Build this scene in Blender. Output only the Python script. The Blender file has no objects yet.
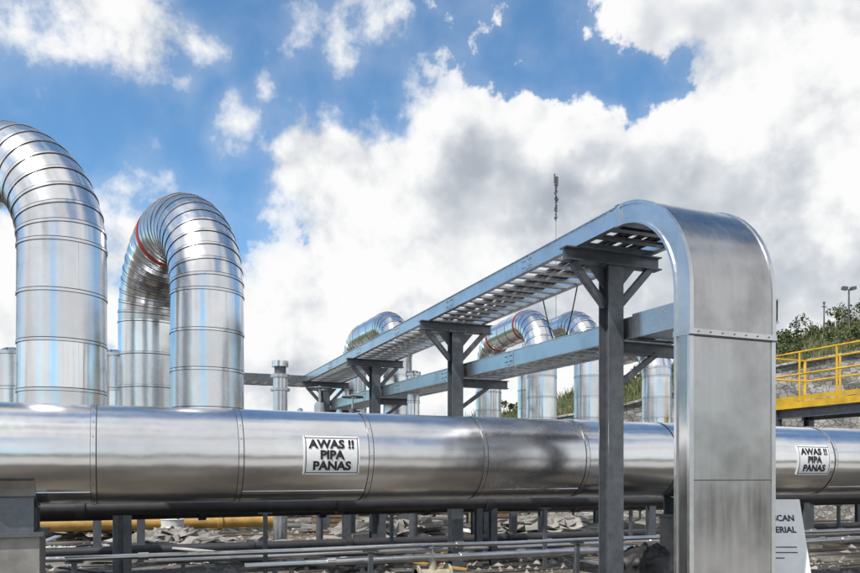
import bpy, bmesh, math, random
from mathutils import Vector, Matrix, noise
random.seed(7)
rnd=random.random
def U(a,b): return a+(b-a)*rnd()
scene=bpy.context.scene
V=Vector
YAW=math.radians(21.97)
CS,SN=math.cos(YAW),math.sin(YAW)
def site(s,d,z=0.0):
    """site survey frame (s = lateral, d = ahead along the view heading) -> plant grid (X along main pipe)"""
    return V((SN*d+CS*s, CS*d-SN*s, z))

# ------------------------------------------------------------------ materials
def newmat(name):
    m=bpy.data.materials.new(name); m.use_nodes=True
    nt=m.node_tree; b=nt.nodes['Principled BSDF']; return m,nt,b
def N(nt,t,**kw):
    n=nt.nodes.new(t)
    for k,v in kw.items(): setattr(n,k,v)
    return n
def ramp(nt,stops):
    r=N(nt,'ShaderNodeValToRGB'); e=r.color_ramp.elements
    while len(e)<len(stops): e.new(0.5)
    for i,(p,c) in enumerate(stops):
        e[i].position=p; e[i].color=(c[0],c[1],c[2],1) if not isinstance(c,(int,float)) else (c,c,c,1)
    return r
def clad(name,base,rough,stretch=(1,1,1),bump=0.25,dirt=0.35,seed=0,streak=.6,rv=.05):
    m,nt,b=newmat(name); L=nt.links.new
    tc=N(nt,'ShaderNodeTexCoord'); mp=N(nt,'ShaderNodeMapping'); L(tc.outputs['Object'],mp.inputs[0])
    mp.inputs['Location'].default_value=(seed*3.1,seed*1.7,seed*.9)
    mp2=N(nt,'ShaderNodeMapping'); L(tc.outputs['Object'],mp2.inputs[0]); mp2.inputs['Scale'].default_value=stretch
    n1=N(nt,'ShaderNodeTexNoise'); n1.inputs['Scale'].default_value=2.2; n1.inputs['Detail'].default_value=5; L(mp.outputs[0],n1.inputs[0])
    n2=N(nt,'ShaderNodeTexNoise'); n2.inputs['Scale'].default_value=14; n2.inputs['Detail'].default_value=6; n2.inputs['Roughness'].default_value=.6; L(mp2.outputs[0],n2.inputs[0])
    n3=N(nt,'ShaderNodeTexNoise'); n3.inputs['Scale'].default_value=1.6; n3.inputs['Detail'].default_value=2; L(mp.outputs[0],n3.inputs[0])
    r=ramp(nt,[(0.3,[c*(1-dirt) for c in base]),(0.55,base)]); L(n1.outputs[0],r.inputs[0])
    r2=ramp(nt,[(0.3,.72),(0.65,1.0)]); L(n2.outputs[0],r2.inputs[0])
    mx=N(nt,'ShaderNodeMix',data_type='RGBA',blend_type='MULTIPLY'); mx.inputs[0].default_value=streak
    L(r.outputs[0],mx.inputs[6]); L(r2.outputs[0],mx.inputs[7]); L(mx.outputs[2],b.inputs['Base Color'])
    mr=N(nt,'ShaderNodeMapRange'); mr.inputs[1].default_value=.3; mr.inputs[2].default_value=.7
    mr.inputs[3].default_value=rough-rv; mr.inputs[4].default_value=rough+rv; L(n2.outputs[0],mr.inputs[0]); L(mr.outputs[0],b.inputs['Roughness'])
    b.inputs['Metallic'].default_value=1.0
    bp=N(nt,'ShaderNodeBump'); bp.inputs['Strength'].default_value=bump; bp.inputs['Distance'].default_value=.06; L(n3.outputs[0],bp.inputs['Height'])
    L(bp.outputs[0],b.inputs['Normal'])
    return m
def painted(name,base,rough=.5,metal=0.0,var=.35,scale=6,bump=.1):
    m,nt,b=newmat(name); L=nt.links.new
    tc=N(nt,'ShaderNodeTexCoord'); n1=N(nt,'ShaderNodeTexNoise'); n1.inputs['Scale'].default_value=scale; n1.inputs['Detail'].default_value=7; n1.inputs['Roughness'].default_value=.65
    L(tc.outputs['Object'],n1.inputs[0])
    r=ramp(nt,[(0.3,[c*(1-var) for c in base]),(0.65,base)]); L(n1.outputs[0],r.inputs[0]); L(r.outputs[0],b.inputs['Base Color'])
    b.inputs['Roughness'].default_value=rough; b.inputs['Metallic'].default_value=metal
    bp=N(nt,'ShaderNodeBump'); bp.inputs['Strength'].default_value=bump; bp.inputs['Distance'].default_value=.01; L(n1.outputs[0],bp.inputs['Height']); L(bp.outputs[0],b.inputs['Normal'])
    return m
ALU=[clad('aluminium_cladding_%d'%i,b,r,seed=i,bump=bp,dirt=.10,streak=.14,rv=.025) for i,(b,r,bp) in enumerate([
    ((.80,.80,.805),.20,.22),((.72,.72,.73),.24,.30),((.85,.85,.85),.18,.18),((.76,.76,.77),.26,.26)])]
DUCT=clad('brushed_duct_sheet',(.50,.495,.49),.23,stretch=(1,1,.08),bump=.14,dirt=.30,seed=9,streak=.5)
GALV=clad('galvanised_tray_steel',(.68,.685,.69),.34,bump=.05,dirt=.2,seed=5,streak=.3)
STEEL=painted('weathered_grey_steel',(.15,.165,.185),.42,.45,.35,9)
SEAM=painted('seam_sealant_dark',(.04,.04,.045),.6,0,.3,20)
RED=painted('red_sealant',(.50,.045,.03),.6,0,.4,8)
BLACK=painted('black_cable_rubber',(.02,.02,.022),.55,0,.3,10)
YEL=painted('yellow_safety_paint',(.66,.40,.025),.5,0,.45,3)
TAN=painted('ochre_painted_pipe',(.50,.30,.08),.5,0,.4,4)
BEIGE=painted('beige_valve_paint',(.42,.38,.28),.5,0,.4,8)
WHITE=painted('white_sign_enamel',(.78,.79,.80),.4,0,.12,7,.02)
INK=painted('black_sign_ink',(.012,.012,.014),.5,0,.2,10,.0)
CONC=painted('concrete',(.30,.29,.27),.9,0,.5,3,.4)
BOUNCE=painted('pale_bounce_strip',(.42,.41,.39),.9,0,.25,1.2,.3)  # for the added out-of-view strip that brightens reflections low on the main pipe
DARKP=painted('dark_pipe_paint',(.045,.045,.05),.5,.2,.4,5)
STONE_D=painted('gravel_stone',(.36,.34,.31),.9,0,.7,1.3,.3)
WOOD=painted('weathered_timber',(.25,.18,.11),.8,0,.5,6,.3)
LAMP=painted('lamp_housing_grey',(.12,.12,.13),.5,.3,.2,6)
SHEET=painted('white_plastic_sheeting',(.68,.68,.66),.45,0,.45,3,.8)

# ------------------------------------------------------------------ mesh builder
class MB:
    def __init__(s): s.v=[];s.f=[];s.m=[];s.sm=[];s.mats=[]
    def mi(s,mat):
        if mat not in s.mats: s.mats.append(mat)
        return s.mats.index(mat)
    def add(s,vs,fs,mat,smooth=False):
        o=len(s.v); s.v.extend([tuple(x) for x in vs]); k=s.mi(mat)
        for f in fs: s.f.append([o+i for i in f]); s.m.append(k); s.sm.append(smooth)
    def box(s,a,b,mat):
        x0,y0,z0=a;x1,y1,z1=b
        s.add([(x0,y0,z0),(x1,y0,z0),(x1,y1,z0),(x0,y1,z0),(x0,y0,z1),(x1,y0,z1),(x1,y1,z1),(x0,y1,z1)],
          [(0,3,2,1),(4,5,6,7),(0,1,5,4),(1,2,6,5),(2,3,7,6),(3,0,4,7)],mat)
    def obox(s,p0,p1,w,h,mat,up=(0,0,1),os=0,ou=0):
        p0=V(p0);p1=V(p1);a=(p1-p0).normalized();up=V(up)
        if abs(a.dot(up))>.98: up=V((0,1,0))
        sd=a.cross(up).normalized();u=sd.cross(a)
        vs=[]
        for p in (p0,p1):
            for i,j in ((-1,-1),(1,-1),(1,1),(-1,1)): vs.append(p+sd*(os+i*w/2)+u*(ou+j*h/2))
        s.add(vs,[(0,1,2,3),(7,6,5,4),(0,4,5,1),(1,5,6,2),(2,6,7,3),(3,7,4,0)],mat)
    def hbeam(s,p0,p1,w,h,mat,up=(0,0,1),t=.014):
        s.obox(p0,p1,w,t,mat,up,0,h/2-t/2); s.obox(p0,p1,w,t,mat,up,0,-h/2+t/2); s.obox(p0,p1,t,h-2*t,mat,up)
    def cyl(s,p0,p1,r,mat,n=16,r2=None,caps=True):
        p0=V(p0);p1=V(p1);r2=r if r2 is None else r2;a=(p1-p0).normalized()
        t=V((0,0,1)) if abs(a.z)<.9 else V((1,0,0)); x=a.cross(t).normalized();y=a.cross(x)
        A=[p0+(x*math.cos(k*2*math.pi/n)+y*math.sin(k*2*math.pi/n))*r for k in range(n)]
        B=[p1+(x*math.cos(k*2*math.pi/n)+y*math.sin(k*2*math.pi/n))*r2 for k in range(n)]
        s.add(A+B,[(k,(k+1)%n,n+(k+1)%n,n+k) for k in range(n)],mat,True)
        if caps:
            s.add(A,[tuple(range(n))[::-1]],mat); s.add(B,[tuple(range(n))],mat)
    def tube(s,pts,r,mat,n=10):
        fr=frames(pts)
        vs=[]
        for p,t,x,y in fr: vs+= [p+(x*math.cos(k*2*math.pi/n)+y*math.sin(k*2*math.pi/n))*r for k in range(n)]
        fs=[]
        for i in range(len(pts)-1):
            for k in range(n): fs.append((i*n+k,i*n+(k+1)%n,(i+1)*n+(k+1)%n,(i+1)*n+k))
        s.add(vs,fs,mat,True)
    def build(s,name,parent=None):
        me=bpy.data.meshes.new(name); me.from_pydata(s.v,[],s.f)
        for m in s.mats: me.materials.append(m)
        me.polygons.foreach_set('material_index',s.m); me.polygons.foreach_set('use_smooth',s.sm)
        bm=bmesh.new(); bm.from_mesh(me); bmesh.ops.recalc_face_normals(bm,faces=bm.faces); bm.to_mesh(me); bm.free()
        ob=bpy.data.objects.new(name,me); scene.collection.objects.link(ob)
        if parent: ob.parent=parent
        return ob
def frames(pts):
    pts=[V(p) for p in pts]; out=[]; x=None
    for i,p in enumerate(pts):
        if i==0: t=pts[1]-p
        elif i==len(pts)-1: t=p-pts[i-1]
        else: t=(pts[i+1]-p).normalized()+(p-pts[i-1]).normalized()
        t.normalize()
        if x is None:
            h=V((0,0,1)) if abs(t.z)<.9 else V((1,0,0)); x=t.cross(h).normalized()
        x=(x-t*x.dot(t)).normalized(); y=t.cross(x)
        out.append((p,t,x,y))
    return out
def clad_pipe(mb,pts,r,n=64,bead=.02,lift=.007,red=(),rivets=True,seamline=True,strip=None,cap=False,strip_from=0):
    """insulated pipe: one rolled sheet per path segment, lapped joints with raised beads"""
    fr=frames(pts); cs=[(math.cos(k*2*math.pi/n),math.sin(k*2*math.pi/n)) for k in range(n)]
    def ring(i,off,rr):
        p,t,x,y=fr[i]; return [p+t*off+(x*c+y*q)*rr for c,q in cs]
    def band(A,B,mat):
        mb.add(A+B,[(k,(k+1)%n,n+(k+1)%n,n+k) for k in range(n)],mat,True)
    if cap: mb.add(ring(0,0,r),[tuple(range(n))],ALU[0]); mb.add(ring(len(pts)-1,0,r),[tuple(range(n))],ALU[0])
    last=-1
    for i in range(len(pts)-1):
        c=random.randrange(4)
        if c==last: c=(c+1)%4
        last=c
        band(ring(i,0,r+.002),ring(i+1,0,r-.003),ALU[c])
        if strip is not None and i<(strip_from or 9999):
            ang=strip[i%len(strip)]; p,t,x,y=fr[i]; p2,t2,x2,y2=fr[i+1]
            d1=x*math.cos(ang)+y*math.sin(ang)
            mb.obox(p+d1*(r+.001)+t*.03,p2+(x2*math.cos(ang)+y2*math.sin(ang))*(r+.001)-t2*.03,.045,.008,ALU[c],up=d1)
    for i in range(1,len(pts)-1):
        b=bead; mat=ALU[random.randrange(4)]
        if i in red: mat=RED; b=bead*2.2
        band(ring(i,-b,r),ring(i,-b,r+lift),mat);band(ring(i,-b,r+lift),ring(i,b,r+lift),mat);band(ring(i,b,r+lift),ring(i,b,r),mat)
        if seamline: band(ring(i,-b-.004,r+.0035),ring(i,-b-.0005,r+.0035),SEAM); band(ring(i,b+.0005,r+.0035),ring(i,b+.010,r+.0035),SEAM)
        if rivets:
            p,t,x,y=fr[i]
            for k in range(0,20):
                a=k*2*math.pi/20; q=x*math.cos(a)+y*math.sin(a)
                mb.cyl(p+q*(r+lift),p+q*(r+lift+.005),.006,STEEL,6)

def uloop_pts(F,B,zc,R,z0,seam=.78,gores=11):
    F=V((F[0],F[1],0));B=V((B[0],B[1],0));e=(B-F);L=e.length;e.normalize();Z=V((0,0,1))
    pts=[];z=z0;k=max(1,round((zc-z0)/seam))
    for i in range(k): pts.append(F+Z*(z0+(zc-z0)*i/k))
    for i in range(gores+1):
        a=math.pi/2*i/gores; pts.append(F+e*(R-R*math.cos(a))+Z*(zc+R*math.sin(a)))
    gap=L-2*R
    if gap>.2:
        m=max(1,round(gap/seam))
        for i in range(1,m): pts.append(F+e*(R+gap*i/m)+Z*(zc+R))
        rs=0
    else: rs=1
    for i in range(rs,gores+1):
        a=math.pi/2*i/gores; pts.append(B-e*(R-R*math.sin(a))+Z*(zc+R*math.cos(a)))
    for i in range(1,k+1): pts.append(B+Z*(zc-(zc-z0)*i/k))
    return pts

# ------------------------------------------------------------------ main pipe
PY,PZ,PR=8.47,1.81,.5
xs=[-.24+1.385*k for k in range(-8,22)]
mb=MB(); clad_pipe(mb,[(x,PY,PZ) for x in xs],PR,n=96,bead=.022,lift=.008,strip=[3.9,.9,3.9,.9])
mb.build('insulated_steam_pipe')
for i,x in enumerate((-.98,7.3,15.3)):
    mb=MB()
    mb.box((x-.27,PY-.33,-.1),(x+.27,PY+.33,1.02),CONC); mb.box((x-.31,PY-.37,1.02),(x+.31,PY+.37,1.06),STEEL)
    vs=[];fs=[]
    for k in range(13):
        a=math.radians(210+10*k)
        for xx in (x-.24,x+.24):
            for rr in (PR+.012,PR+.03): vs.append((xx,PY+rr*math.cos(a),PZ+rr*math.sin(a)))
    for k in range(12):
        o=4*k; fs+=[(o,o+4,o+6,o+2),(o+1,o+3,o+7,o+5),(o,o+1,o+5,o+4),(o+2,o+6,o+7,o+3)]
    mb.add(vs,fs,GALV)
    for yy in (-.3,0,.3): mb.box((x-.22,PY+yy-.01,1.06),(x+.22,PY+yy+.01,1.28 if yy==0 else 1.42),STEEL)
    mb.build('pipe_support')

# ------------------------------------------------------------------ expansion loops
def loop(name,F,B,zc,R,r,z0=1.45,gores=11,red=(),rivets=False,n=48,seam=.5,links=()):
    mb=MB(); pts=uloop_pts(F,B,zc,R,z0,seam,gores)
    clad_pipe(mb,pts,r,n=n,bead=.014,lift=.008,red=red,rivets=rivets,cap=True,strip=[3.6,4.3] if n>60 else None,strip_from=5)
    for (a,b,rr) in links: mb.cyl(a,b,rr,ALU[1],n)
    return mb.build(name)
loop('expansion_loop_pipe',(-.605,9.62),(-2.245,11.26),4.14,1.16,.465,n=72,links=[((-.605,9.62,1.86),(-.605,8.6,1.83),.37),((-2.245,11.26,1.86),(-2.245,12.6,1.86),.37)])
loop('expansion_loop_pipe',(1.06,10.42),(.43,12.65),3.93,1.158,.465,red=(19,),n=72,gores=12,links=[((1.06,10.42,1.86),(1.06,8.6,1.83),.37)])
loop('expansion_loop_pipe',(9.09,15.6),(9.4,19.0),4.35,.9,.35,red=(14,18),gores=8)
loop('expansion_loop_pipe',(10.45,15.7),(10.6,18.8),4.45,.9,.35,gores=8)
loop('expansion_loop_pipe',(12.3,15.5),(12.6,18.6),4.0,.9,.36,gores=8)
loop('expansion_loop_pipe',(6.4,18.0),(6.3,21.5),4.55,.9,.36,gores=8)
for (y,r,x0,x1,z) in ((12.65,.42,-7,8,1.83),(15.6,.33,6.5,24,1.75),(19.0,.33,6,24,1.75)):
    mb=MB(); k=int((x1-x0)/1.4); clad_pipe(mb,[(x0+1.4*i,y,z) for i in range(k+1)],r,n=40,rivets=False,cap=True)
    x=x0+1
    while x<x1-1:
        for q in (-.3,.3): mb.hbeam((x,y+q,0),(x,y+q,z-r-.12),.12,.12,STEEL,up=(0,1,0))
        mb.hbeam((x,y-.42,z-r-.06),(x,y+.42,z-r-.06),.12,.12,STEEL); x+=6.1
    mb.build('insulated_header_pipe')

def stub(x,y,r,ztop,name='capped_pipe_stub'):
    mb=MB(); clad_pipe(mb,[(x,y,1.4),(x,y,ztop*.6),(x,y,ztop*.85),(x,y,ztop)],r,n=40,rivets=False,cap=True)
    mb.cyl((x,y,0),(x,y,1.4),.09,STEEL,12)
    mb.cyl((x,y,ztop),(x,y,ztop+.05),r+.03,GALV,40); mb.cyl((x,y,ztop+.05),(x,y,ztop+.11),r*.95,ALU[1],40,r*.6)
    for k in range(10):
        a=k*math.pi/5; mb.cyl((x+(r+.01)*math.cos(a),y+(r+.01)*math.sin(a),ztop+.05),(x+(r+.01)*math.cos(a),y+(r+.01)*math.sin(a),ztop+.085),.018,STEEL,6)
    mb.build(name)
stub(-.02,12.96,.34,3.42); stub(-1.5,13.5,.3,3.45); stub(5.66,14.96,.13,3.66)
def vent(x,y,r,z):
    mb=MB(); mb.cyl((x,y,0),(x,y,z-.35),r,ALU[1],24); mb.cyl((x,y,z-.35),(x,y,z-.28),r*1.35,GALV,24)
    mb.cyl((x,y,z-.28),(x,y,z-.12),r*.8,STEEL,20); mb.cyl((x,y,z-.12),(x,y,z),r*1.15,ALU[2],24)
    mb.cyl((x,y,z-.62),(x,y,z-.57),r*1.35,GALV,24)
    mb.build('vent_pipe')
vent(3.09,16,.15,3.97)
def valve(x,y,z,sc=1.0,mat=STEEL):
    mb=MB(); mb.cyl((x-.35*sc,y,z),(x+.35*sc,y,z),.13*sc,mat,20)
    for q in (-.35,.31): mb.cyl((x+q*sc,y,z),(x+(q+.04)*sc,y,z),.22*sc,mat,20)
    mb.cyl((x,y,z),(x,y,z+.32*sc),.1*sc,mat,16,.07*sc); mb.cyl((x,y,z+.32*sc),(x,y,z+.6*sc),.022*sc,GALV,8)
    ring=[(x+.2*sc*math.cos(a*math.pi/10),y+.2*sc*math.sin(a*math.pi/10),z+.55*sc) for a in range(21)]
    mb.tube(ring,.015*sc,STEEL,8)
    for a in range(4): mb.cyl((x,y,z+.55*sc),(x+.2*sc*math.cos(a*math.pi/2),y+.2*sc*math.sin(a*math.pi/2),z+.55*sc),.01*sc,STEEL,6)
    mb.cyl((x,y,0),(x,y,z),.06*sc,STEEL,12)
    mb.build('gate_valve')
valve(4.0,16.3,2.75,1.3,GALV); valve(5.0,17.2,2.75,1.2)
valve(3.42,8.4,.42,.6,BEIGE)

# ------------------------------------------------------------------ upper cable tray with down bend and riser duct
TX0,TX1=4.73,5.72; TB,TT=4.15,4.35; RC=1.06; YC=6.56; ZC=TT-RC; YF=YC-RC; TH=.2
mb=MB()
def rail(mb,x,out,y0,y1,z0,z1,dz=0.0,mat=GALV):
    def P(y,z): return (x,y,z+dz*(y-y0))
    h=z1-z0;t=.008
    mb.obox(P(y0,(z0+z1)/2),P(y1,(z0+z1)/2),t,h,mat)
    for z in (z0+t/2,z1-t/2):
        mb.obox((x-out*.025,y0,z),(x-out*.025,y1,z+dz*(y1-y0)),.05,t,mat)
        mb.obox((x+out*.012,y0,z),(x+out*.012,y1,z+dz*(y1-y0)),.016,t,mat)
    y=y0+1.9
    while y<y1-.5:
        mb.obox((x+out*.008,y-.14,(z0+z1)/2+dz*(y-y0)),(x+out*.008,y+.14,(z0+z1)/2+dz*(y-y0)),.008,h*.72,mat)
        mb.obox((x+out*.0055,y-.004,(z0+z1)/2+dz*(y-y0)),(x+out*.0055,y+.004,(z0+z1)/2+dz*(y-y0)),.004,h*.9,SEAM)
        for q in (-.1,-.05,.05,.1):
            for w in (-.04,.04): 
                zz=(z0+z1)/2+w+dz*(y-y0); mb.cyl((x+out*.01,y+q,zz),(x+out*.022,y+q,zz),.008,STEEL,6)
        y+=2.44
rail(mb,TX0,-1,YC,22.0,TB,TT); rail(mb,TX1,1,YC,21.0,TB,TT)
y=YC+.12
while y<21.9:
    mb.box((TX0+.006,y,TB+.012),(TX1-.006,y+.09,TB+.045),GALV); y+=.30
for yy,o in ((22.0,1),(21.0,-1)):
    mb.box((-1.5,yy-.004,TB),(TX0 if o<0 else TX1,yy+.004,TT),STEEL)
    mb.box((-1.5,yy-.04,TB-.006),(TX0 if o<0 else TX1,yy+.01,TB+.002),STEEL)
x=-1.4
while x<4.6: mb.box((x,21.0,TB+.012),(x+.09,22.0,TB+.045),GALV); x+=.3
for cx,cr in ((5.1,.028),(5.18,.022),(5.33,.03),(5.42,.02),(5.52,.03)):
    pts=[(cx+.03*math.sin(i*.9+cx*7),YC+.2+i*.6,TB+.045+cr+.004) for i in range(25)]
    mb.tube(pts,cr,BLACK,8)
prof=[]
for k in range(17):
    a=math.pi/2*k/16; prof.append((YC-RC*math.sin(a),ZC+RC*math.cos(a),YC-(RC-TH)*math.sin(a),ZC+(RC-TH)*math.cos(a)))
prof.append((YF,2.89,YF+TH,2.89))
def sweep(prof,x0,x1,mat,smooth,which):
    n=len(prof)
    vs=[]
    if which=='outer':
        for p in prof: vs+=[(x0,p[0],p[1]),(x1,p[0],p[1])]
    elif which=='inner':
        for p in prof: vs+=[(x0,p[2],p[3]),(x1,p[2],p[3])]
    elif which=='side0':
        for p in prof: vs+=[(x0,p[0],p[1]),(x0,p[2],p[3])]
    else:
        for p in prof: vs+=[(x1,p[0],p[1]),(x1,p[2],p[3])]
    mb.add(vs,[(2*i,2*i+1,2*i+3,2*i+2) for i in range(n-1)],mat,smooth)
sweep(prof,TX0,TX1,DUCT,True,'outer'); sweep(prof,TX0,TX1,GALV,True,'inner'); sweep(prof,TX0,TX1,GALV,False,'side0'); sweep(prof,TX0,TX1,GALV,False,'side1')
def lip(prof,x0,x1,e0,e1):
    P=[]
    for i,p in enumerate(prof):
        o=V((0,p[0],p[1]));n_=V((0,p[2],p[3]));d=(o-n_).normalized(); P.append((o,d))
    vs=[]
    for o,d in P:
        for xx,ee in ((x0,e0),(x1,e0),(x1,e1),(x0,e1)):
            q=o+d*ee; vs.append((xx,q.y,q.z))
    n=len(P); fs=[(0,1,2,3),((n-1)*4+3,(n-1)*4+2,(n-1)*4+1,(n-1)*4)]
    for i in range(n-1):
        for k in range(4): fs.append((4*i+k,4*i+(k+1)%4,4*i+4+(k+1)%4,4*i+4+k))
    mb.add(vs,fs,GALV)
for (a,b) in ((TX0-.012,TX0+.03),(TX1-.03,TX1+.012)): lip(prof,a,b,-.022,.010)
for (a,b) in ((TX0-.012,TX0+.03),(TX1-.03,TX1+.012)): lip(prof,a,b,-TH-.008,-TH+.022)
mb.box((TX0+.002,YF+.006,-.05),(TX1-.002,YF+TH-.004,2.885),DUCT)
for (a,b) in ((TX0-.012,TX0+.035),(TX1-.035,TX1+.012)):
    mb.box((a,YF-.004,-.05),(b,YF+.028,2.87),GALV); mb.box((a,YF+TH-.028,-.05),(b,YF+TH+.006,2.87),GALV)
mb.box((TX0-.018,YF-.014,2.865),(TX1+.018,YF+TH+.014,2.915),GALV)
mb.box((TX0-.014,YF-.0165,2.852),(TX1+.014,YF+.01,2.860),SEAM)
for x in [TX0+.08+.138*i for i in range(7)]:
    mb.cyl((x,YF-.014,2.89),(x,YF-.021,2.89),.008,STEEL,6)
for z in (1.55,.2):
    mb.box((TX0+.037,YF-.001,z),(TX1-.037,YF+.01,z+.008),SEAM)
mb.box((TX0-.014,YC-.03,TB-.01),(TX0-.002,YC+.05,TT+.012),GALV)
mb.box((TX0-.014,YC-.02,TT+.003),(TX1+.014,YC+.05,TT+.014),GALV)
mb.box((TX0-.01,YC+.051,TT+.001),(TX1+.01,YC+.75,TT+.008),GALV)
mb.build('cable_tray_with_riser_duct')

# ------------------------------------------------------------------ lower cable tray
mb=MB(); LX0,LX1=5.36,6.08; LB=3.12; LT=3.35; SL=.02
rail(mb,LX0,-1,5.8,22.5,LB,LT,SL); rail(mb,LX1,1,5.8,22.5,LB,LT,SL)
y=5.9
while y<22.4:
    z=LB+SL*(y-5.8); mb.box((LX0+.006,y,z+.012),(LX1-.006,y+.08,z+.04),GALV); y+=.30
mb.obox((( LX0+LX1)/2,5.8,LT+.006),((LX0+LX1)/2,7.6,LT+.006+SL*1.8),LX1-LX0+.03,.006,GALV)
mb.obox((( LX0+LX1)/2,5.8,LB-.008),((LX0+LX1)/2,7.0,LB-.008+SL*1.2),LX1-LX0+.01,.006,GALV)
mb.obox((LX0-.024,5.8,(LB+LT)/2+.01),(LX0-.024,7.15,(LB+LT)/2+.01+SL*1.35),.006,.27,ALU[3])
for cx in (5.5,5.6,5.72,5.85):
    mb.tube([(cx+.02*math.sin(i+cx*9),6+i*.8,LB+.066+SL*(i*.8+.2)) for i in range(20)],.024,BLACK,8)
mb.build('cable_tray')

# ------------------------------------------------------------------ tray support posts
for i,py in enumerate((7.39,11.8,16.2,20.6)):
    mb=MB(); x=5.22
    mb.hbeam((x,py,0),(x,py,TB-.17),.2,.2,STEEL,up=(0,1,0))
    mb.hbeam((4.58,py,TB-.077),(5.88,py,TB-.077),.15,.15,STEEL)
    mb.box((x-.13,py-.13,TB-.175),(x+.13,py+.13,TB-.155),STEEL)
    for sgn in (-1,1):
        mb.obox((x+sgn*.09,py,TB-.62),(x+sgn*.52,py,TB-.16),.075,.075,STEEL)
        mb.add([(x+sgn*.105,py-.006,TB-.17),(x+sgn*.32,py-.006,TB-.17),(x+sgn*.105,py-.006,TB-.42),
                (x+sgn*.105,py+.006,TB-.17),(x+sgn*.32,py+.006,TB-.17),(x+sgn*.105,py+.006,TB-.42)],[(0,1,2),(3,5,4),(0,3,4,1),(1,4,5,2),(2,5,3,0)],STEEL)
    za=LB+SL*(py-5.8)-.09
    mb.hbeam((x+.1,py,za),(6.2,py,za),.12,.14,STEEL)
    mb.obox((x+.1,py,za-.42),(x+.62,py,za-.05),.06,.06,STEEL)
    mb.box((x-.2,py-.2,0.0),(x+.2,py+.2,.03),STEEL); mb.box((x-.3,py-.3,-.2),(x+.3,py+.3,-.002),CONC)
    for a in (-.15,.15):
        for b in (-.15,.15): mb.cyl((x+a,py+b,.03),(x+a,py+b,.09),.014,GALV,6)
    mb.build('steel_support_post')

# ------------------------------------------------------------------ signs on pipe
def text_mesh(body,size,align='CENTER',bold=.0,space=1.0):
    cu=bpy.data.curves.new('t','FONT'); cu.body=body; cu.size=size; cu.align_x=align; cu.align_y='CENTER'; cu.offset=bold; cu.space_line=space; cu.resolution_u=3
    ob=bpy.data.objects.new('t',cu); scene.collection.objects.link(ob); bpy.context.view_layer.update()
    dg=bpy.context.evaluated_depsgraph_get(); me=bpy.data.meshes.new_from_object(ob.evaluated_get(dg))
    vs=[v.co.copy() for v in me.vertices]; fs=[tuple(p.vertices) for p in me.polygons]
    bpy.data.objects.remove(ob); return vs,fs
def pipe_sign(xc,w=.61,h=.42):
    mb=MB()
    def wrap(x,y,o): 
        a=y/(PR+.01); R=PR+.012+o; return (xc+x,PY-R*math.cos(a),PZ+R*math.sin(a))
    def patch(x0,x1,y0,y1,o,mat,n=14):
        vs=[]
        for i in range(n+1):
            y=y0+(y1-y0)*i/n; vs+=[wrap(x0,y,o),wrap(x1,y,o)]
        fs=[(2*i,2*i+1,2*i+3,2*i+2) for i in range(n)]; mb.add(vs,fs,mat,True)
        if o==0:
            vs2=[]
            for i in range(n+1):
                y=y0+(y1-y0)*i/n; vs2+=[wrap(x0,y,-.011),wrap(x1,y,-.011)]
            m=len(vs2)
            mb.add(vs+vs2,[(0,1,m+1,m),(2*n,m+2*n,m+2*n+1,2*n+1)]+[(2*i,2*i+2,m+2*i+2,m+2*i) for i in range(n)]+[(2*i+1,m+2*i+1,m+2*i+3,2*i+3) for i in range(n)],WHITE)
    patch(-w/2,w/2,-h/2,h/2,0,WHITE)
    e=.018;t=.008
    patch(-w/2+e,w/2-e,h/2-e-t,h/2-e,.003,INK,3); patch(-w/2+e,w/2-e,-h/2+e,-h/2+e+t,.003,INK,3)
    patch(-w/2+e,-w/2+e+t,-h/2+e+t,h/2-e-t,.003,INK); patch(w/2-e-t,w/2-e,-h/2+e+t,h/2-e-t,.003,INK)
    for body,y in (('AWAS !!',.115),('PIPA',.0),('PANAS',-.115)):
        vs,fs=text_mesh(body,.125,bold=.0055)
        mb.add([wrap(v.x*1.08,v.y+y,.006) for v in vs],fs,INK)
    for sx in (-1,1):
        for sy in (-1,1):
            a=wrap(sx*(w/2-.012),sy*(h/2-.012),0); b=wrap(sx*(w/2-.012),sy*(h/2-.012),.006); mb.cyl(a,b,.006,STEEL,8)
    mb.build('hot_pipe_warning_sign')
pipe_sign(2.09); pipe_sign(9.02)

# ------------------------------------------------------------------ A-frame board right of the riser
mb=MB()
bc=V((6.66,6.45,0)); rt=V((CS,-SN,0)); fw=V((SN,CS,0))
tb=bc+V((0,0,1.33)); bb=bc-fw*.42+V((0,0,.06)); bk=bc+fw*.40+V((0,0,.06))
def quadboard(t,b,mat,w=.62,th=.015):
    upd=(t-b).normalized(); nrm=rt.cross(upd).normalized()
    mb.obox(b,t,w,th,mat,up=nrm)
    return upd,nrm
upd,nrm=quadboard(tb,bb,WHITE); quadboard(tb-V((0,0,.02))+fw*.02,bk,WHITE)
if nrm.dot(fw)>0: nrm=-nrm
for body,y,sz,al in (('SCAN',1.12,.095,'R'),('MATERIAL',.99,.095,'R')):
    vs,fs=text_mesh(body,sz,'RIGHT',.003)
    mb.add([bb+rt*(v.x*.95+.22)+upd*(v.y+y)+nrm*.0105 for v in vs],fs,INK)
for y in (.8,.74,.68,.5,.44):
    mb.obox(bb+rt*-.2+upd*y+nrm*.0105,bb+rt*(.2 if y!=.68 else .05)+upd*y+nrm*.0105,.002,.010,INK,up=upd)
vs,fs=text_mesh('O',.16,'CENTER',.0); mb.add([bb+rt*(v.x+.1)+upd*(v.y+.3)+nrm*.0105 for v in vs],fs,INK)
mb.build('notice_board')

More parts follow.
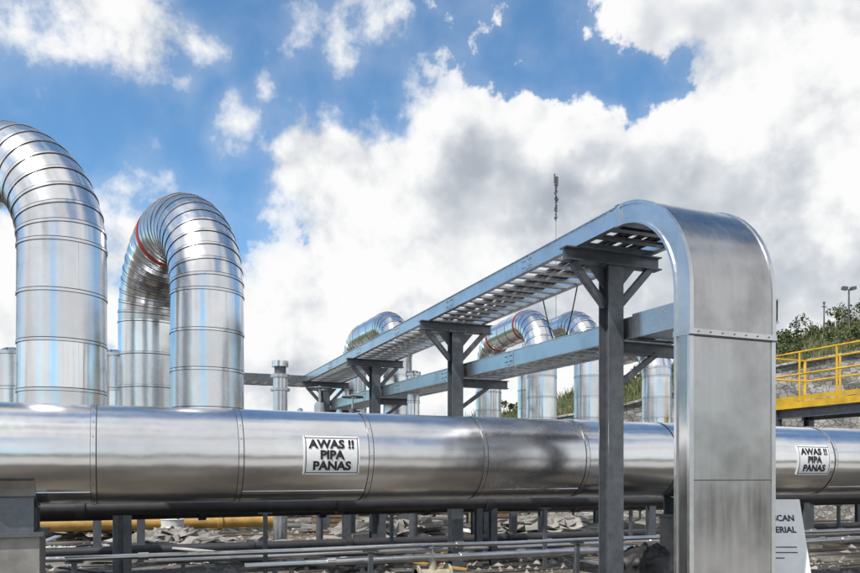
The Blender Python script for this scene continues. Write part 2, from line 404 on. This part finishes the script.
# ------------------------------------------------------------------ yellow railing platform
mb=MB(); X0,X1=13.9,15.1; YA,YB=9.8,13.6; ZP=3.2
mb.box((X0,YA,ZP-.03),(X1,YB,ZP),GALV)
mb.box((X0-.03,YA,ZP-.12),(X0-.001,YB,ZP+.03),YEL); mb.box((X1+.001,YA,ZP-.12),(X1+.03,YB,ZP+.03),YEL); mb.box((X0,YB+.001,ZP-.12),(X1,YB+.03,ZP+.03),YEL)
def railing(p,q,h=1.1,nseg=3):
    p=V(p);q=V(q)
    for zz in (h,h*.55): mb.cyl(p+V((0,0,zz)),q+V((0,0,zz)),.022,YEL,10)
    mb.obox(p+V((0,0,.07)),q+V((0,0,.07)),.006,.1,YEL)
    for i in range(nseg+1):
        a=p.lerp(q,i/nseg); mb.cyl(a,a+V((0,0,h)),.024,YEL,10)
railing((X0-.015,YA,ZP+.03),(X0-.015,YB,ZP+.03),1.08,4); railing((X1+.015,YA,ZP+.03),(X1+.015,YB,ZP+.03),1.08,4); railing((X0,YB+.015,ZP+.03),(X1,YB+.015,ZP+.03),1.08,1)
for xx in (X0+.1,X1-.1):
    for yy in (YA+.2,YB-.2): mb.hbeam((xx,yy,0),(xx,yy,ZP-.03),.16,.16,STEEL,up=(0,1,0))
    mb.hbeam((xx,YA,ZP-.23),(xx,YB,ZP-.23),.1,.18,STEEL)
mb.box((X1+.04,9.9,ZP-.5),(X1+4,11.4,ZP-.46),GALV)
for yy in (9.9,11.4):
    mb.box((X1+.04,yy-.02,ZP-.62),(X1+4,yy+.02,ZP-.36),YEL); railing((X1+.3,yy,ZP-.4),(X1+4,yy,ZP-.4),1.0,3)
    for xx in (X1+1,X1+3.7): mb.hbeam((xx,yy,0),(xx,yy,ZP-.5),.14,.14,YEL,up=(0,1,0))
for k in range(9):
    mb.box((X0-.5,YB+.1+.26*k,ZP-.1-.22*k-.03),(X0+.4,YB+.36+.26*k,ZP-.1-.22*k),GALV)
mb.obox((X0-.52,YB+.1,ZP-.1),(X0-.52,YB+2.5,ZP-2.1),.02,.22,YEL); mb.obox((X0+.42,YB+.1,ZP-.1),(X0+.42,YB+2.5,ZP-2.1),.02,.22,YEL)
mb.build('access_platform_with_railing')

# ------------------------------------------------------------------ ground-level piping
def lowpipe(name,y,z,r,x0,x1,mat,post=2.6,posth=True,couple=3.0):
    mb=MB(); n=max(2,int((x1-x0)/1.5)); mb.tube([(x0+(x1-x0)*i/n,y+U(-.015,.015),z+U(-.012,.008)) for i in range(n+1)],r,mat,14)
    x=x0+.4
    while x<x1:
        if posth:
            mb.box((x-.03,y-.03,-.05),(x+.03,y+.03,z-r),STEEL); mb.box((x-.10,y-.04,z-r-.02),(x+.10,y+.04,z-r+.001),STEEL)
        x+=post*U(.8,1.25)
    x=x0+1.1
    while x<x1: mb.cyl((x,y,z),(x+.12,y,z),r*1.35,mat,14); x+=couple*U(.6,1.4)
    mb.build(name)
lowpipe('galvanised_pipe_run',9.9,.62,.035,-.9,13,GALV,3.9)
lowpipe('galvanised_pipe_run',10.2,.42,.045,1.5,22,GALV,4.1)
lowpipe('galvanised_pipe_run',11.2,.30,.06,3,24,ALU[1],4.3)
lowpipe('galvanised_pipe_run',12.4,.30,.05,.5,24,GALV,3.7)
lowpipe('galvanised_pipe_run',12.75,.30,.07,2.5,26,ALU[3],3.7)
lowpipe('dark_pipe_run',11.5,1.14,.10,-8,24,DARKP,5.7)
lowpipe('dark_pipe_run',13.4,1.0,.12,-8,26,DARKP,6.1)
lowpipe('dark_pipe_run',14.6,.26,.10,-5,26,DARKP,5.1)
lowpipe('ochre_pipe_run',20.5,.40,.17,-3.5,4,TAN,3.5)
lowpipe('galvanised_pipe_run',23.3,.5,.2,3,26,ALU[1],3.5)
for (s,d,h) in ((-6.5,15,1.0),(-1.8,16.5,.9),(2.0,18.5,1.0),(4.6,16,1.1),(7.5,16.6,1.1)):
    p=site(s,d); mb=MB()
    mb.hbeam(p,p+V((0,0,h)),.15,.15,STEEL,up=(0,1,0)); mb.hbeam(p+V((.8,0,0)),p+V((.8,0,h)),.15,.15,STEEL,up=(0,1,0))
    mb.hbeam(p+V((-.15,0,h+.075)),p+V((.95,0,h+.075)),.15,.15,STEEL); mb.box((p.x-.25,p.y-.25,-.1),(p.x+.25,p.y+.25,.12),CONC); mb.box((p.x+.6,p.y-.25,-.1),(p.x+1.05,p.y+.25,.12),CONC)
    mb.build('pipe_rack_frame')
mb=MB()
for k in range(30):
    p=site(U(-9,9),U(14,26)); a=U(0,3.14); l=U(.4,1.3); q=V((math.cos(a),math.sin(a),0))*l/2; h=U(.10,.30)
    mb.obox(p-q+V((0,0,h/2)),p+q+V((0,0,h/2+U(-.02,.1))),U(.2,.4),h,CONC)
mb.build('concrete_rubble_blocks')
mb=MB()
for k in range(70):
    p=site(U(-9,10),U(12,25)); a=U(0,3.14); l=U(.5,2.2); q=V((math.cos(a),math.sin(a),0))*l/2
    mb.obox(p-q+V((0,0,.05+U(0,.2))),p+q+V((0,0,.05+U(0,.25))),U(.04,.16),.03,random.choice([WOOD,WOOD,GALV,DARKP,SHEET,TAN]))
mb.build('scattered_planks_and_offcuts')
for k in range(7):
    p=site(U(-8,7),U(12.5,19)); mb=MB(); a0=U(0,6); pts=[];c=p.copy()
    for i in range(40):
        a0+=U(-.25,.35); c=c+V((math.cos(a0),math.sin(a0),0))*.12; pts.append(V((c.x,c.y,.03+.03*math.sin(i*.5)**2)))
    mb.tube(pts,.025,BLACK,8); mb.build('rubber_hose')
def drum(p,mat,mat2,r=.26,h=.55):
    mb=MB(); zs=[0,h*.33,h*.66,h]
    for i in range(3): mb.cyl(p+V((0,0,zs[i])),p+V((0,0,zs[i+1])),r,[mat,mat2,mat][i],28)
    for z in zs: mb.tube([p+V((r*math.cos(a*math.pi/14),r*math.sin(a*math.pi/14),z)) for a in range(29)],.014,mat,6)
    mb.cyl(p+V((r*.5,0,h)),p+V((r*.5,0,h+.02)),.03,SEAM,10); mb.build('steel_drum')
drum(site(-6.1,18.2),SHEET,RED)
def crate(p,w,d,h):
    mb=MB()
    for k in range(5):
        z=p.z+.1+h*k/5
        for yy in (0,d): mb.box((p.x,p.y+yy,z),(p.x+w,p.y+yy+.02,z+h/5-.03),WOOD)
        for xx in (-.02,w): mb.box((p.x+xx,p.y+.021,z),(p.x+xx+.02,p.y+d-.001,z+h/5-.03),WOOD)
    for k in range(3): mb.box((p.x+w*k/2.2,p.y-.01,p.z),(p.x+w*k/2.2+.09,p.y+d+.03,p.z+.098),WOOD)
    for k in range(5): mb.box((p.x+.01+w*k/5,p.y-.02,p.z+h+.08),(p.x+w*(k+1)/5-.02,p.y+d+.04,p.z+h+.10),WOOD)
    mb.build('timber_crate')
crate(site(-3.2,22),1.2,.8,.7); crate(site(1.6,24),1.4,.9,.8); crate(site(-7.5,23),1.0,1.0,.6)
def lump(name,c,rx,ry,h,mat,seed=0,rough=.14):
    mb=MB(); n=44;m=16;vs=[];fs=[]
    for j in range(m+1):
        t=j/m
        for i in range(n):
            a=i*2*math.pi/n; q=V((math.cos(a)*2+seed,math.sin(a)*2,t*2.5)); w=1+.28*noise.noise(q)+rough*noise.noise(q*3.1)+rough*.7*noise.noise(q*7)
            rr=math.cos(t*math.pi/2)**.7*w+.02
            vs.append((c[0]+rx*rr*math.cos(a),c[1]+ry*rr*math.sin(a),-.02+h*math.sin(t*math.pi/2)*(1+.12*noise.noise(q*1.7)+rough*noise.noise(q*6))))
    for j in range(m):
        for i in range(n): fs.append((j*n+i,j*n+(i+1)%n,(j+1)*n+(i+1)%n,(j+1)*n+i))
    fs.append(tuple(m*n+i for i in range(n))); mb.add(vs,fs,mat,rough<.2); mb.build(name)
lump('black_tarpaulin_heap',(6.45,8.3),.5,.42,.66,BLACK,3)
for (s,d,rx,h,k) in ((-7.4,15.2,.55,.18,1),(-4.2,14.0,.35,.10,4),(.6,20.5,.6,.2,6),(5.8,17.5,.5,.2,8)):
    p=site(s,d); lump('plastic_sheet_pile',(p.x,p.y),rx,rx*.6,h,SHEET,k,.5)
for (s,d,rx,h,k) in ((-5.6,16.5,1.1,.4,11),(-1.0,19,1.4,.5,12),(3.2,21,1.5,.45,13),(-8.5,20,1.6,.6,14),(7.6,20,1.5,.6,15)):
    p=site(s,d); lump('rubble_heap',(p.x,p.y),rx,rx*.7,h,STONE_D,k,.55)

# ------------------------------------------------------------------ ground
def ground_mat():
    m,nt,b=newmat('site_gravel_and_mud'); L=nt.links.new
    tc=N(nt,'ShaderNodeTexCoord')
    n1=N(nt,'ShaderNodeTexNoise'); n1.inputs['Scale'].default_value=.45; n1.inputs['Detail'].default_value=8; L(tc.outputs['Object'],n1.inputs[0])
    n2=N(nt,'ShaderNodeTexNoise'); n2.inputs['Scale'].default_value=9; n2.inputs['Detail'].default_value=8; n2.inputs['Roughness'].default_value=.75; L(tc.outputs['Object'],n2.inputs[0])
    vo=N(nt,'ShaderNodeTexVoronoi'); vo.inputs['Scale'].default_value=16; L(tc.outputs['Object'],vo.inputs[0])
    r=ramp(nt,[(.42,(.055,.045,.035)),(.54,(.14,.12,.095)),(.70,(.30,.28,.25))]); L(n1.outputs[0],r.inputs[0])
    r2=ramp(nt,[(.3,.35),(.7,1.15)]); L(n2.outputs[0],r2.inputs[0])
    mx=N(nt,'ShaderNodeMix',data_type='RGBA',blend_type='MULTIPLY'); mx.inputs[0].default_value=.9; L(r.outputs[0],mx.inputs[6]); L(r2.outputs[0],mx.inputs[7])
    hs=N(nt,'ShaderNodeHueSaturation'); hs.inputs['Saturation'].default_value=.2; L(vo.outputs['Color'],hs.inputs['Color'])
    mx2=N(nt,'ShaderNodeMix',data_type='RGBA',blend_type='MULTIPLY'); mx2.inputs[0].default_value=.45; L(mx.outputs[2],mx2.inputs[6]); L(hs.outputs[0],mx2.inputs[7])
    L(mx2.outputs[2],b.inputs['Base Color'])
    rr=ramp(nt,[(.34,.15),(.42,.85)]); L(n1.outputs[0],rr.inputs[0]); L(rr.outputs[0],b.inputs['Roughness'])
    bp=N(nt,'ShaderNodeBump'); bp.inputs['Strength'].default_value=.7; bp.inputs['Distance'].default_value=.04; L(n2.outputs[0],bp.inputs['Height']); L(bp.outputs[0],b.inputs['Normal'])
    return m
mb=MB(); G=ground_mat(); mb.add([(-2500,-2500,0),(2500,-2500,0),(2500,2500,0),(-2500,2500,0)],[(0,1,2,3)],G); mb.build('ground')
# unseen pale strip with kerbs, added to lighten the pipe's lower half
mb=MB(); mb.add([(-60,-3.5,.004),(60,-3.5,.004),(60,4.6,.004),(-60,4.6,.004)],[(0,1,2,3)],BOUNCE); mb.box((-60,4.6,-.1),(60,4.78,.12),CONC); mb.box((-60,-3.68,-.1),(60,-3.5,.12),CONC); mb.build('bounce_strip')
mb=MB()
for k in range(5200):
    d=11+20*rnd()**1.3; s=U(-.62,.62)*d; p=site(s,d)
    cl=noise.noise(V((p.x*.35,p.y*.35,3)))
    if cl<-.05 and rnd()<.8: continue
    r=.02+.11*rnd()**3
    vs=[]
    for (a,b,c) in ((1,0,0),(-1,0,0),(0,1,0),(0,-1,0),(0,0,1),(0,0,-1)):
        q=V((a*U(.6,1.2)+U(-.25,.25),b*U(.6,1.2)+U(-.25,.25),c*U(.4,.8))); vs.append(p+q*r)
    mb.add(vs,[(0,2,4),(2,1,4),(1,3,4),(3,0,4),(2,0,5),(1,2,5),(3,1,5),(0,3,5)],STONE_D)
mb.build('loose_stones')

# ------------------------------------------------------------------ hill, retaining wall, vegetation
def interp(T,x):
    if x<=T[0][0]: return T[0][1]
    for (a,b),(c,d) in zip(T,T[1:]):
        if x<=c: return b+(d-b)*(x-a)/(c-a)
    return T[-1][1]
RIDGE=[(-60,.6),(-12,2.0),(-2,3.8),(3.8,4.9),(11.5,7.0),(18.7,8.7),(23.5,10.1),(40,13),(110,18)]
WALL=[(-60,.3),(-10,1.5),(0,3.2),(7.7,4.5),(13.8,6.1),(17.4,6.8),(30,7.8),(60,9.5)]
def hill_z(s,d):
    w=interp(WALL,s); t=min(1,max(0,(d-32.6)/11)); t=t*t*(3-2*t)
    return w-.1+(interp(RIDGE,s)-w+.1)*t+ (0.5*noise.noise(V((s*.25,d*.25,0)))+.25*noise.noise(V((s*.8,d*.8,5))))*min(1,t*3)
def grass_mat():
    m,nt,b=newmat('hill_grass'); L=nt.links.new
    tc=N(nt,'ShaderNodeTexCoord'); n1=N(nt,'ShaderNodeTexNoise'); n1.inputs['Scale'].default_value=.6; n1.inputs['Detail'].default_value=10; n1.inputs['Roughness'].default_value=.7; L(tc.outputs['Object'],n1.inputs[0])
    r=ramp(nt,[(.35,(.025,.045,.012)),(.52,(.06,.085,.022)),(.68,(.15,.12,.06))]); L(n1.outputs[0],r.inputs[0]); L(r.outputs[0],b.inputs['Base Color']); b.inputs['Roughness'].default_value=.9
    bp=N(nt,'ShaderNodeBump'); bp.inputs['Distance'].default_value=.3; L(n1.outputs[0],bp.inputs['Height']); L(bp.outputs[0],b.inputs['Normal']); return m
mb=MB(); ss=[-60+1.25*i for i in range(130)]; ds=[32.2+.9*j for j in range(16)]+[48,55,70,100,160]
vs=[tuple(site(s,d,hill_z(s,d))) for d in ds for s in ss]; n=len(ss)
mb.add(vs,[(j*n+i,j*n+i+1,(j+1)*n+i+1,(j+1)*n+i) for j in range(len(ds)-1) for i in range(n-1)],grass_mat(),True); mb.build('hill')
def stone_mat():
    m,nt,b=newmat('retaining_wall_stone'); L=nt.links.new
    tc=N(nt,'ShaderNodeTexCoord'); mp=N(nt,'ShaderNodeMapping'); mp.inputs['Scale'].default_value=(1,1,1.7); L(tc.outputs['Object'],mp.inputs[0])
    v1=N(nt,'ShaderNodeTexVoronoi'); v1.inputs['Scale'].default_value=3.6; L(mp.outputs[0],v1.inputs[0])
    v2=N(nt,'ShaderNodeTexVoronoi',feature='DISTANCE_TO_EDGE'); v2.inputs['Scale'].default_value=3.6; L(mp.outputs[0],v2.inputs[0])
    hs=N(nt,'ShaderNodeSeparateColor'); L(v1.outputs['Color'],hs.inputs[0])
    r=ramp(nt,[(0,(.20,.19,.18)),(.6,(.31,.30,.28)),(1,(.42,.41,.38))]); L(hs.outputs[0],r.inputs[0])
    e=ramp(nt,[(0.0,.6),(.05,1.0)]); L(v2.outputs['Distance'],e.inputs[0])
    n1=N(nt,'ShaderNodeTexNoise'); n1.inputs['Scale'].default_value=.7; n1.inputs['Detail'].default_value=8; L(tc.outputs['Object'],n1.inputs[0]); r3=ramp(nt,[(.35,.5),(.6,1.1)]); L(n1.outputs[0],r3.inputs[0])
    a=N(nt,'ShaderNodeMix',data_type='RGBA',blend_type='MULTIPLY'); a.inputs[0].default_value=1; L(r.outputs[0],a.inputs[6]); L(e.outputs[0],a.inputs[7])
    c=N(nt,'ShaderNodeMix',data_type='RGBA',blend_type='MULTIPLY'); c.inputs[0].default_value=1; L(a.outputs[2],c.inputs[6]); L(r3.outputs[0],c.inputs[7])
    L(c.outputs[2],b.inputs['Base Color']); b.inputs['Roughness'].default_value=.9
    bp=N(nt,'ShaderNodeBump'); bp.inputs['Distance'].default_value=.08; L(e.outputs[0],bp.inputs['Height']); L(bp.outputs[0],b.inputs['Normal']); return m
SW=stone_mat(); mb=MB(); NS=60
sv=[-30+1.6*i for i in range(NS)]
steps=[]
for k in range(5):
    f0,f1=k/5,(k+1)/5; d0=30.0+.55*k
    steps+=[(f0,d0),(f1,d0+.2)]
vs=[]
for f,d in steps+[(1.0,33.2)]:
    for s in sv: vs.append(tuple(site(s,d,interp(WALL,s)*f-(.1 if f==0 else 0))))
n=len(sv); mb.add(vs,[(j*n+i,j*n+i+1,(j+1)*n+i+1,(j+1)*n+i) for j in range(len(steps)) for i in range(n-1)],SW)
mb.build('stone_retaining_wall')

def leaf_mat(name,a,b_,c):
    m,nt,b=newmat(name); L=nt.links.new
    g=N(nt,'ShaderNodeNewGeometry'); r=ramp(nt,[(0,a),(.55,b_),(1,c)]); L(g.outputs['Random Per Island'],r.inputs[0])
    L(r.outputs[0],b.inputs['Base Color']); b.inputs['Roughness'].default_value=.65; return m
LEAF=leaf_mat('shrub_leaves',(.03,.05,.015),(.06,.085,.022),(.12,.13,.04))
GRS=leaf_mat('tall_grass_blades',(.045,.065,.018),(.09,.105,.03),(.20,.17,.085))
def tri(mb,p,sz,mat):
    a=V((U(-1,1),U(-1,1),U(-.6,1))).normalized(); b=a.cross(V((U(-1,1),U(-1,1),U(-1,1)))).normalized()
    mb.add([p-b*sz*.4,p+a*sz*.5,p+b*sz*.4,p-a*sz*.6],[(0,1,2,3)],mat)
def bush(s,d,h,w,n=600,name='shrub'):
    z=hill_z(s,d); base=site(s,d,z); mb=MB()
    lobes=[(V((U(-.5,.5)*w,U(-.5,.5)*w,h*U(.25,.8))),U(.22,.40)*h) for _ in range(7)]
    for c,r in lobes:
        mb.cyl(base,base+c,.025*h/1.5,WOOD,6,.01)
        for _ in range(n//7):
            q=V((random.gauss(0,1),random.gauss(0,1),random.gauss(0,1))).normalized()*r*rnd()**.4
            tri(mb,base+c+q,U(.07,.15),LEAF)
    mb.build(name)
for s,d,h,w in ((19.5,41,.9,2.2),(21.4,42,1.1,2.4),(18.3,40.5,.8,1.8),(23.4,42,1.1,2.6),(25,43,1.4,3),(16.5,40,.8,1.6),(14.2,41,.9,2),(11.6,40,.9,2.2),(9.8,39,.7,2),(8.0,40,.7,2),(12.8,38,.8,1.6),(5.0,40,.6,2),(17.6,38,.8,1.8),(20.5,37.5,.9,2),(22.5,38.5,.9,2)):
    bush(s,d,h,w)
mb=MB()
for k in range(17000):
    s=U(-4,30); d=33+rnd()*12; p=site(s,d,hill_z(s,d)-.03); h=.15+.4*rnd()**2*(1.4 if d>41 else 1)
    l=V((U(-.5,.5),U(-.5,.5),1)).normalized()*h; w=V((U(-1,1),U(-1,1),0)).normalized()*.04
    mb.add([p-w,p+w,p+l],[(0,1,2)],GRS)
mb.build('grass')

def lamp(s,d,h,double=True):
    b=site(s,d,hill_z(s,d)-.2); mb=MB(); mb.cyl(b,b+V((0,0,h)),.06,LAMP,10,.04)
    for sg in ((-1,1) if double else (1,)):
        a=b+V((0,0,h)); r_=V((CS,-SN,0))*sg
        mb.cyl(a,a+r_*.2+V((0,0,.05)),.025,LAMP,8); mb.obox(a+r_*.1+V((0,0,.06)),a+r_*.36+V((0,0,.1)),.24,.16,LAMP)
        mb.obox(a+r_*.12+V((0,0,-.03)),a+r_*.34+V((0,0,.005)),.2,.012,WHITE)
    mb.build('street_lamp')
lamp(22.8,41.8,2.3)
def post(s,d,h):
    b=site(s,d,hill_z(s,d)-.2); mb=MB(); mb.cyl(b,b+V((0,0,h)),.045,LAMP,8,.03); mb.obox(b+V((-.15,0,h-.15)),b+V((.15,0,h-.15)),.05,.05,LAMP); mb.cyl(b+V((0,0,h)),b+V((0,0,h+.12)),.06,LAMP,8); mb.build('utility_pole')
post(21.5,41.9,1.9); post(19.8,41.5,1.5)

b=site(4.92,30,0); mb=MB(); mb.cyl(b,b+V((0,0,11.5)),.016,LAMP,8,.008); mb.cyl(b+V((0,0,11.5)),b+V((0,0,13.2)),.02,LAMP,8,.03)
for k in range(30):
    z=11.6+k*.055; w_=U(.02,.15)*(.5+.5*k/30)
    mb.obox(b+V((-w_*U(.3,1),U(-.05,.05),z)),b+V((w_*U(.3,1),U(-.05,.05),z+U(-.1,.1))),.04,U(.03,.09),LAMP)
mb.cyl(b+V((-.06,0,13.0)),b+V((-.06,0,13.35)),.03,LAMP,8); mb.cyl(b+V((.07,0,12.9)),b+V((.07,0,13.25)),.03,LAMP,8)
mb.build('fittings_mast')  # slender mast with clustered fittings near the top
mb=MB(); mb.tube([(5.74,8.9+.9*t,4.15-.75*math.sin(t*math.pi)) for t in [i/14 for i in range(15)]],.009,BLACK,6); mb.build('hanging_cable')

# ------------------------------------------------------------------ camera
cam=bpy.data.cameras.new('camera'); co=bpy.data.objects.new('camera',cam); scene.collection.objects.link(co)
co.location=(0,0,1.6); co.rotation_euler=(math.radians(90),0,-YAW); cam.sensor_width=36; cam.lens=36*768/860; cam.shift_y=(475-286.5)/860
cam.clip_end=6000; cam.clip_start=.05; scene.camera=co

# ------------------------------------------------------------------ sun
el=math.radians(56); sd=V((-.86,-.50,0)).normalized()*math.cos(el)+V((0,0,math.sin(el)))
sl=bpy.data.lights.new('sun','SUN'); sl.energy=5.0; sl.angle=math.radians(.53); sl.color=(1,.96,.9)
so=bpy.data.objects.new('sun',sl); scene.collection.objects.link(so); so.rotation_euler=sd.to_track_quat('Z','Y').to_euler(); so.location=(0,0,30)

# ------------------------------------------------------------------ world: Nishita sky + cumulus field (by world direction)
w=bpy.data.worlds.new('World'); scene.world=w; w.use_nodes=True; nt=w.node_tree; nt.nodes.clear(); L=nt.links.new
out=N(nt,'ShaderNodeOutputWorld'); bg=N(nt,'ShaderNodeBackground'); bg.inputs[1].default_value=.15; L(bg.outputs[0],out.inputs[0])
sky=N(nt,'ShaderNodeTexSky',sky_type='NISHITA'); sky.sun_disc=False; sky.sun_elevation=el; sky.sun_rotation=math.atan2(sd.x,sd.y); sky.altitude=600; sky.ozone_density=1.6; sky.dust_density=.5
tint=N(nt,'ShaderNodeMix',data_type='RGBA',blend_type='MULTIPLY'); tint.inputs[0].default_value=1; L(sky.outputs[0],tint.inputs[6]); tint.inputs[7].default_value=(.78,1.12,1.24,1)
tc=N(nt,'ShaderNodeTexCoord'); D=tc.outputs['Generated']
def mth(op,a,b=None,c=None,clamp=False):
    n=N(nt,'ShaderNodeMath',operation=op); n.use_clamp=clamp
    for i,v in enumerate((a,b,c)):
        if v is None: continue
        if isinstance(v,(int,float)): n.inputs[i].default_value=v
        else: L(v,n.inputs[i])
    return n.outputs[0]
def vadd(a,vec):
    n=N(nt,'ShaderNodeVectorMath',operation='ADD'); L(a,n.inputs[0]); n.inputs[1].default_value=vec; return n.outputs[0]
def fbm(vec,scale,det,rough=.55,lac=2.1,dist=0):
    n=N(nt,'ShaderNodeTexNoise'); L(vec,n.inputs[0]); n.inputs['Scale'].default_value=scale; n.inputs['Detail'].default_value=det; n.inputs['Roughness'].default_value=rough; n.inputs['Lacunarity'].default_value=lac; n.inputs['Distortion'].default_value=dist
    return n.outputs[0]
def smooth(v,a,b,lo=0.,hi=1.):
    m_=N(nt,'ShaderNodeMapRange',interpolation_type='SMOOTHSTEP'); L(v,m_.inputs[0])
    for i,q in enumerate((a,b,lo,hi)): m_.inputs[i+1].default_value=q
    return m_.outputs[0]
wn=N(nt,'ShaderNodeTexNoise'); L(D,wn.inputs[0]); wn.inputs['Scale'].default_value=8; wn.inputs['Detail'].default_value=3
ws=N(nt,'ShaderNodeVectorMath',operation='SUBTRACT'); L(wn.outputs[1],ws.inputs[0]); ws.inputs[1].default_value=(.5,.5,.5)
wm=N(nt,'ShaderNodeVectorMath',operation='SCALE'); L(ws.outputs[0],wm.inputs[0]); wm.inputs['Scale'].default_value=.09
wa=N(nt,'ShaderNodeVectorMath',operation='ADD'); L(D,wa.inputs[0]); L(wm.outputs[0],wa.inputs[1]); WD=wa.outputs[0]
def cellsum(cells,grow=1.35):
    tot=None
    for px,py,r,wt in cells:
        a,bq=(px-430)/768,(475-py)/768
        dv=V((SN+CS*a,CS-SN*a,bq)); k=dv.length; dv.normalize(); rr=r/768/k
        n=N(nt,'ShaderNodeVectorMath',operation='DISTANCE'); L(WD,n.inputs[0]); n.inputs[1].default_value=dv
        v=mth('MULTIPLY_ADD',n.outputs['Value'],-wt/(rr*grow),wt); v=mth('MAXIMUM',v,0.0)
        tot=v if tot is None else mth('ADD',tot,v)
    return tot
# cumulus cells: bearings about the site heading (centre, angular size, density)
cells=[(50,5,85,.60),(150,15,70,.70),(205,40,35,.4),(235,132,34,.52),(140,145,32,.48),(395,8,22,.5),(185,92,18,.3),(265,95,14,.3),
(115,225,45,.7),(120,310,70,.9),(5,260,75,.9),(270,310,60,.9),(300,380,90,1.),(160,182,18,.35),
(315,165,42,.8),(350,155,45,.8),(340,220,70,.9),(430,175,65,.9),(500,150,60,.9),(555,135,45,.9),(600,175,60,.9),(480,240,100,1.1),(600,260,110,1.1),(400,300,80,.8),
(650,205,75,1.),(710,115,50,.9),(740,150,75,1.),(800,130,75,1.),(860,110,60,.9),(780,240,120,1.1),(880,250,110,1.1),(500,340,120,1.1),(700,330,150,1.1),
(575,0,28,.5),(640,0,45,.7),(710,8,60,.9),(790,5,75,1.),(860,20,65,.9),(940,100,120,1.),(-60,300,100,1.)]
tot=mth('MINIMUM',cellsum(cells),1.25)
sep=N(nt,'ShaderNodeVectorMath',operation='DOT_PRODUCT'); L(D,sep.inputs[0]); sep.inputs[1].default_value=(SN,CS,0)
back=mth('MULTIPLY_ADD',sep.outputs['Value'],-1.2,.62,clamp=True)
bn=fbm(D,2.4,2,.5)
tot=mth('ADD',tot,mth('MULTIPLY',back,mth('MULTIPLY_ADD',bn,3.6,-1.25)))
SV=V((-.03,-.012,.05))
f1=fbm(D,9,4,.5)
f2=fbm(vadd(D,SV),9,3,.45)
g1=fbm(D,30,5,.6)
F0=mth('ADD',tot,mth('MULTIPLY_ADD',f1,2.0,-1.0)); F=mth('ADD',F0,mth('MULTIPLY_ADD',g1,1.1,-.55))
softm=smooth(cellsum([(110,50,260,1.3),(330,60,150,1.0),(760,0,110,1.0)],1.2),.1,.6)
hard=smooth(F,.20,.42); soft=smooth(F,.08,.80)
alpha=mth('ADD',mth('MULTIPLY',hard,mth('SUBTRACT',1.0,softm)),mth('MULTIPLY',soft,softm))
alpha=mth('MAXIMUM',alpha,smooth(F0,-.20,.55,0,.20))
grey=mth('MINIMUM',cellsum([(540,225,100,.9),(640,240,100,.85),(740,250,100,.8),(650,20,60,.8),(770,15,90,.9),(420,330,60,.4),(60,0,50,.5),(560,330,120,.5),(30,330,60,.4),(820,300,80,.4)],1.25),.85)
bgrey=mth('MULTIPLY',back,smooth(bn,.5,.75,0,.5))
dl=mth('ADD',mth('MULTIPLY',mth('SUBTRACT',f1,f2),1.5),mth('MULTIPLY_ADD',g1,.5,-.25))
core=smooth(F,.40,1.3)
sh=mth('MULTIPLY',core,mth('ADD',mth('MULTIPLY_ADD',grey,.44,.03),bgrey))
br=mth('SUBTRACT',mth('ADD',1.0,dl),sh); br=mth('MINIMUM',mth('MAXIMUM',br,0.0),1.0)
cr=ramp(nt,[(0,(.32,.36,.42)),(.45,(.46,.50,.56)),(.75,(.72,.75,.79)),(.92,(.93,.935,.94)),(1,(.99,.99,.99))]); L(br,cr.inputs[0])
sc=N(nt,'ShaderNodeVectorMath',operation='SCALE'); L(cr.outputs[0],sc.inputs[0]); sc.inputs['Scale'].default_value=6.6
mix=N(nt,'ShaderNodeMix',data_type='RGBA'); L(alpha,mix.inputs[0]); L(tint.outputs[2],mix.inputs[6]); L(sc.outputs[0],mix.inputs[7])
L(mix.outputs[2],bg.inputs[0])
scene.view_settings.view_transform='Standard'; scene.view_settings.look='None'; scene.view_settings.exposure=0
